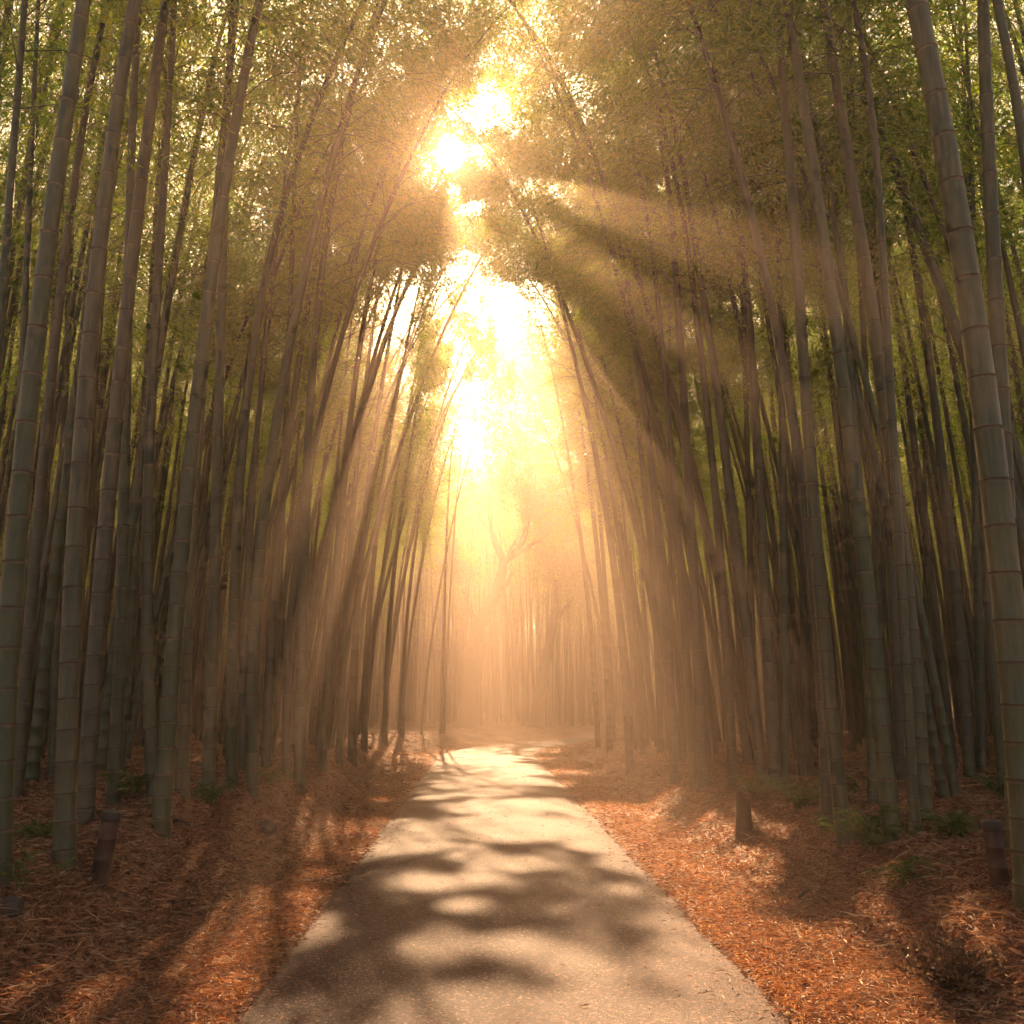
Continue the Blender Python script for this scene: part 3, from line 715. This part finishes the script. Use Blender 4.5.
# stone
def stone(px, py, w, h_, label, seed):
    b = ground_hit(px, py); dep = b[1] * cP; s_ = w * 0.5 / FPX * dep
    import bmesh
    bm = bmesh.new(); bmesh.ops.create_icosphere(bm, subdivisions=4, radius=1)
    rs = np.random.default_rng(seed)
    for v in bm.verts:
        c = np.array(v.co); n = 1 + 0.5 * float(fbm(np.array([c[0] * 1.7 + seed]), np.array([c[1] * 1.7 + c[2] * 1.3]), 4, seed)[0])
        v.co = Vector((c[0] * s_ * n, c[1] * s_ * n * 0.8, (c[2] + 0.5) * s_ * n * h_ / w))
    me = bpy.data.meshes.new('stone'); bm.to_mesh(me); bm.free(); me.materials.append(M_rock)
    for p in me.polygons: p.use_smooth = True
    o_ = link('stone', me, loc=b.tolist()); tag(o_, label, 'stone')
stone(267, 833, 19, 15, 'small dark stone at the brink of the left bank', 3)
stone(8, 915, 26, 20, 'dark earthy lump at the left picture edge below the leaning stems', 9)
def stick(pix, w, label):
    P = []
    for px, py in pix: p = ground_hit(px, py); p[2] += 0.03; P.append(p)
    P = np.array(P); u = np.linspace(0, 1, len(P)); uu = np.linspace(0, 1, 14); Q = np.stack([np.interp(uu, u, P[:, k]) for k in range(3)], 1)
    Q[:, 2] += 0.012 * np.sin(uu * 7); c = Q[0].copy(); a = Acc(); V, F = tube(Q - c, w * (1 - 0.6 * uu), 8); a.add(V, F, 0)
    tag(link('stick', a.mesh('stick', [M_bark], True), loc=c.tolist()), label, 'stick')
stick([(174, 826), (190, 829), (206, 828)], 0.018, 'dark fallen stick lying on the left bank')
stick([(796, 905), (812, 893), (826, 896)], 0.012, 'thin bent twig on the right bank below the weeds')
stick([(925, 950), (960, 962), (1010, 985)], 0.010, 'thin bare twig lying by the shrub in the lower right corner')

# ------------------------------------------------------------------ weeds and shrub
def weed(px, py, hpx, label, seed, nb=16, mat=None):
    rg = np.random.default_rng(seed); b = ground_hit(px, py); dep = b[1] * cP; h = hpx / FPX * dep
    a = Acc(); LV = []
    for k in range(nb):
        az = rg.uniform(0, 6.28); sp = rg.uniform(0.2, 0.9) * h; hh = h * rg.uniform(0.5, 1.1); tt = np.linspace(0, 1, 7)
        Q = np.stack([np.cos(az) * sp * tt ** 1.5, np.sin(az) * sp * tt ** 1.5, hh * (tt - 0.35 * tt ** 2.5)], 1); Q[:, :2] += rg.normal(0, 0.04, 2)
        V, F = tube(Q, 0.0035 * (1 - 0.8 * tt), 3); a.add(V, F, 0)
        n = 14; q = rg.uniform(0.3, 1, n); c = np.stack([np.interp(q, tt, Q[:, i]) for i in range(3)], 1)
        dr = np.stack([np.cos(az + rg.normal(0, .9, n)), np.sin(az + rg.normal(0, .9, n)), rg.uniform(-.5, .5, n)], 1)
        L_ = rg.uniform(0.05, 0.12, n); LV.append(leaves(c + dr * L_[:, None] * .5, dr, L_, L_ * 0.14, rg)[0])
    LV = np.concatenate(LV); e_ = thing('weed', b.tolist(), label, 'weed', 'green weeds among the bamboo feet')
    link('stem', a.mesh('stem', [M_weed]), e_); link('foliage', mesh_np('foliage', LV, [np.arange(len(LV)).reshape(-1, 4)], [M_weed]), e_)
weed(872, 850, 62, 'tall green weeds in front of the right front row', 1, 30)
weed(800, 812, 45, 'green weeds between the slanted stump and the frontmost right bamboo', 2, 26)
weed(903, 893, 40, 'sparse low weed on the right bank below the front row', 3, 14)
weed(955, 842, 40, 'grassy weed clump left of the ringed right post', 4, 26)
weed(758, 800, 36, 'low weed at the foot of the bamboo behind the slanted stump', 5, 20)
weed(840, 800, 34, 'low weed in the shade behind the frontmost right bamboo', 6, 18)
weed(135, 800, 38, 'green weeds behind the dark capped post on the left', 7, 26)
weed(212, 806, 34, 'green weed tuft at the foot of the very straight bamboo', 8, 22)
weed(270, 786, 28, 'weed tuft left of the foremost bamboo on the left brink', 9, 18)
weed(14, 890, 50, 'thin upright weed by the dark lump at the left edge', 10, 8)
weed(40, 842, 30, 'low weed just left of the thick straight bamboo', 11, 18)
weed(578, 716, 18, 'small pale yellow sapling catching light right of the bend', 12, 16)
weed(1000, 800, 34, 'low weed behind the ringed right post', 13, 18)
# shrub lower right
rg = np.random.default_rng(77); b = ground_hit(950, 995); a = Acc(); LV = []
e_ = thing('shrub', b.tolist(), 'low shrub with small rounded brownish leaves in the lower right corner', 'shrub')
for k in range(60):
    az = rg.uniform(0, 6.28); sp = rg.uniform(0.05, 0.34); hh = rg.uniform(0.12, 0.36); tt = np.linspace(0, 1, 6)
    Q = np.stack([np.cos(az) * sp * tt, np.sin(az) * sp * tt, hh * tt - 0.04 * tt ** 2], 1); V, F = tube(Q, 0.004 * (1 - .7 * tt), 4); a.add(V, F, 0)
    n = 22; q = rg.uniform(0.35, 1, n); c = np.stack([np.interp(q, tt, Q[:, i]) for i in range(3)], 1) + rg.normal(0, .02, (n, 3)); L_ = rg.uniform(0.022, 0.04, n)
    LV.append(leaves(c, rg.normal(size=(n, 3)), L_, L_ * 0.8, rg)[0])
LV = np.concatenate(LV); link('stem', a.mesh('stem', [M_bark]), e_); link('foliage', mesh_np('foliage', LV, [np.arange(len(LV)).reshape(-1, 4)], [M_shrub]), e_)

# ------------------------------------------------------------------ leaf litter
rg = np.random.default_rng(9)
def scatter(n, r0, r1, azm, seed):
    rg = np.random.default_rng(seed); rr = r0 * (r1 / r0) ** rg.random(n); az = rg.uniform(-azm, azm, n)
    return rr * np.sin(az), rr * np.cos(az), rr
x, y, rr = scatter(760000, 3.0, 34, R(46), 1)
s = lat(x, y); a_ = np.abs(s); keep = a_ > RW - 0.02 + 0.1 * fbm(y * 2, x * 2, 3, 4) + 0.05 * rg.normal(size=len(x)) * (rg.random(len(x)) < 0.3)
x, y, rr, a_ = x[keep], y[keep], rr[keep], a_[keep]; n = len(x)
cl = fbm(x * 1.3, y * 1.3, 3, 31); z = height(x, y) + rg.uniform(0.0, 0.035, n) * (1 + cl)
az = rg.uniform(0, 6.28, n); dr = np.stack([np.cos(az), np.sin(az), rg.normal(0, 0.22, n) * (0.4 + 0.6 * sstep(1.6, 2.4, a_))], 1)
LL = (0.018 + 0.085 * rg.random(n) ** 2) * (1 + 0.03 * rr) * np.where(a_ < 2.2, 0.75, 1.0)
V, F = leaves(np.stack([x, y, z + 0.006], 1), dr, LL, LL * rg.uniform(0.10, 0.22, n), rg, 0.35)
tag(link('leaf_litter', mesh_np('leaf_litter', V, [F], [M_litter])), 'deep litter of dry reddish bamboo leaves on both banks', 'leaf litter', kind='stuff')
x, y, rr = scatter(420000, 3.2, 40, R(40), 6); s = lat(x, y); a_ = np.abs(s)
k = (a_ > RW - 0.05 + 0.16 * (fbm(y * 1.5, x * 0 + np.sign(s), 4, 4) + 0.1) + 0.09 * np.abs(rg.normal(size=len(x)))) & (a_ < RW + 0.75 + 0.5 * fbm(y, x, 3, 6) + 0.2 * rg.normal(size=len(x)))
x, y, rr = x[k], y[k], rr[k]; n = len(x); az = rg.uniform(0, 6.28, n); dr = np.stack([np.cos(az), np.sin(az), rg.normal(0, 0.2, n)], 1)
LL = rg.uniform(0.02, 0.055, n) * (1 + 0.03 * rr)
V, F = leaves(np.stack([x, y, np.maximum(height(x, y), 0.012 * (np.abs(lat(x, y)) < RW + .1)) + rg.uniform(0.008, 0.03, n)], 1), dr, LL, LL * rg.uniform(0.08, 0.2, n), rg, 0.35)
tag(link('verge_litter', mesh_np('verge_litter', V, [F], [M_verge])), 'finer bright orange leaf litter heaped along both edges of the road', 'leaf litter', kind='stuff')
# long straws and broken twigs in the litter
x, y, rr = scatter(30000, 3.0, 18, R(46), 2); s = np.abs(lat(x, y)); k = s > 1.9; x, y, s = x[k], y[k], s[k]; n = len(x)
az = rg.uniform(0, 6.28, n); dr = np.stack([np.cos(az), np.sin(az), rg.normal(0.1, 0.25, n)], 1); LL = rg.uniform(0.10, 0.32, n)
V, F = leaves(np.stack([x, y, height(x, y) + 0.03], 1), dr, LL, rg.uniform(0.004, 0.008, n), rg, 0.6)
tag(link('straw', mesh_np('straw', V, [F], [M_straw])), 'pale dry straws and split twigs strewn over the leaf litter', 'straw', kind='stuff')
# loose leaves on the road
x = rg.uniform(-1.3, 1.3, 2600); y = 3.2 + 26 * rg.random(2600) ** 1.4; edge = rg.random(2600) < 0.65; x = np.where(edge, np.sign(x) * (RW - np.abs(rg.normal(0, 0.16, 2600))), x); x = x + xc(y)
az = rg.uniform(0, 6.28, 2600); dr = np.stack([np.cos(az), np.sin(az), rg.normal(0, 0.05, 2600)], 1); LL = rg.uniform(0.025, 0.07, 2600)
V, F = leaves(np.stack([x, y, np.full(2600, 0.046)], 1), dr, LL, LL * 0.2, rg, 0.2)
tag(link('loose_leaves', mesh_np('loose_leaves', V, [F], [M_litter])), 'scattered dry leaves blown onto the asphalt', 'fallen leaves', kind='stuff')

# ------------------------------------------------------------------ haze
lo, hi = (-110, -40, -2.5), (110, 175, 22.5)
Vb = np.array([(x, y, z) for z in (lo[2], hi[2]) for y in (lo[1], hi[1]) for x in (lo[0], hi[0])], float)
Fb = [(0, 2, 3, 1), (4, 5, 7, 6), (0, 1, 5, 4), (2, 6, 7, 3), (0, 4, 6, 2), (1, 3, 7, 5)]
mh = bpy.data.materials.new('haze'); mh.use_nodes = True; t = mh.node_tree; t.nodes.clear()
o_ = t.nodes.new('ShaderNodeOutputMaterial'); pv = t.nodes.new('ShaderNodeVolumePrincipled')
pv.inputs['Color'].default_value = (1.0, 0.71, 0.54, 1); pv.inputs['Density'].default_value = 0.0092; pv.inputs['Anisotropy'].default_value = 0.64
t.links.new(pv.outputs[0], o_.inputs['Volume'])
hz = link('haze', mesh_np('haze', Vb, [np.array(Fb)], [mh])); tag(hz, 'golden sunlit haze filling the bamboo grove', 'haze', kind='stuff')
hz.display_type = 'BOUNDS'
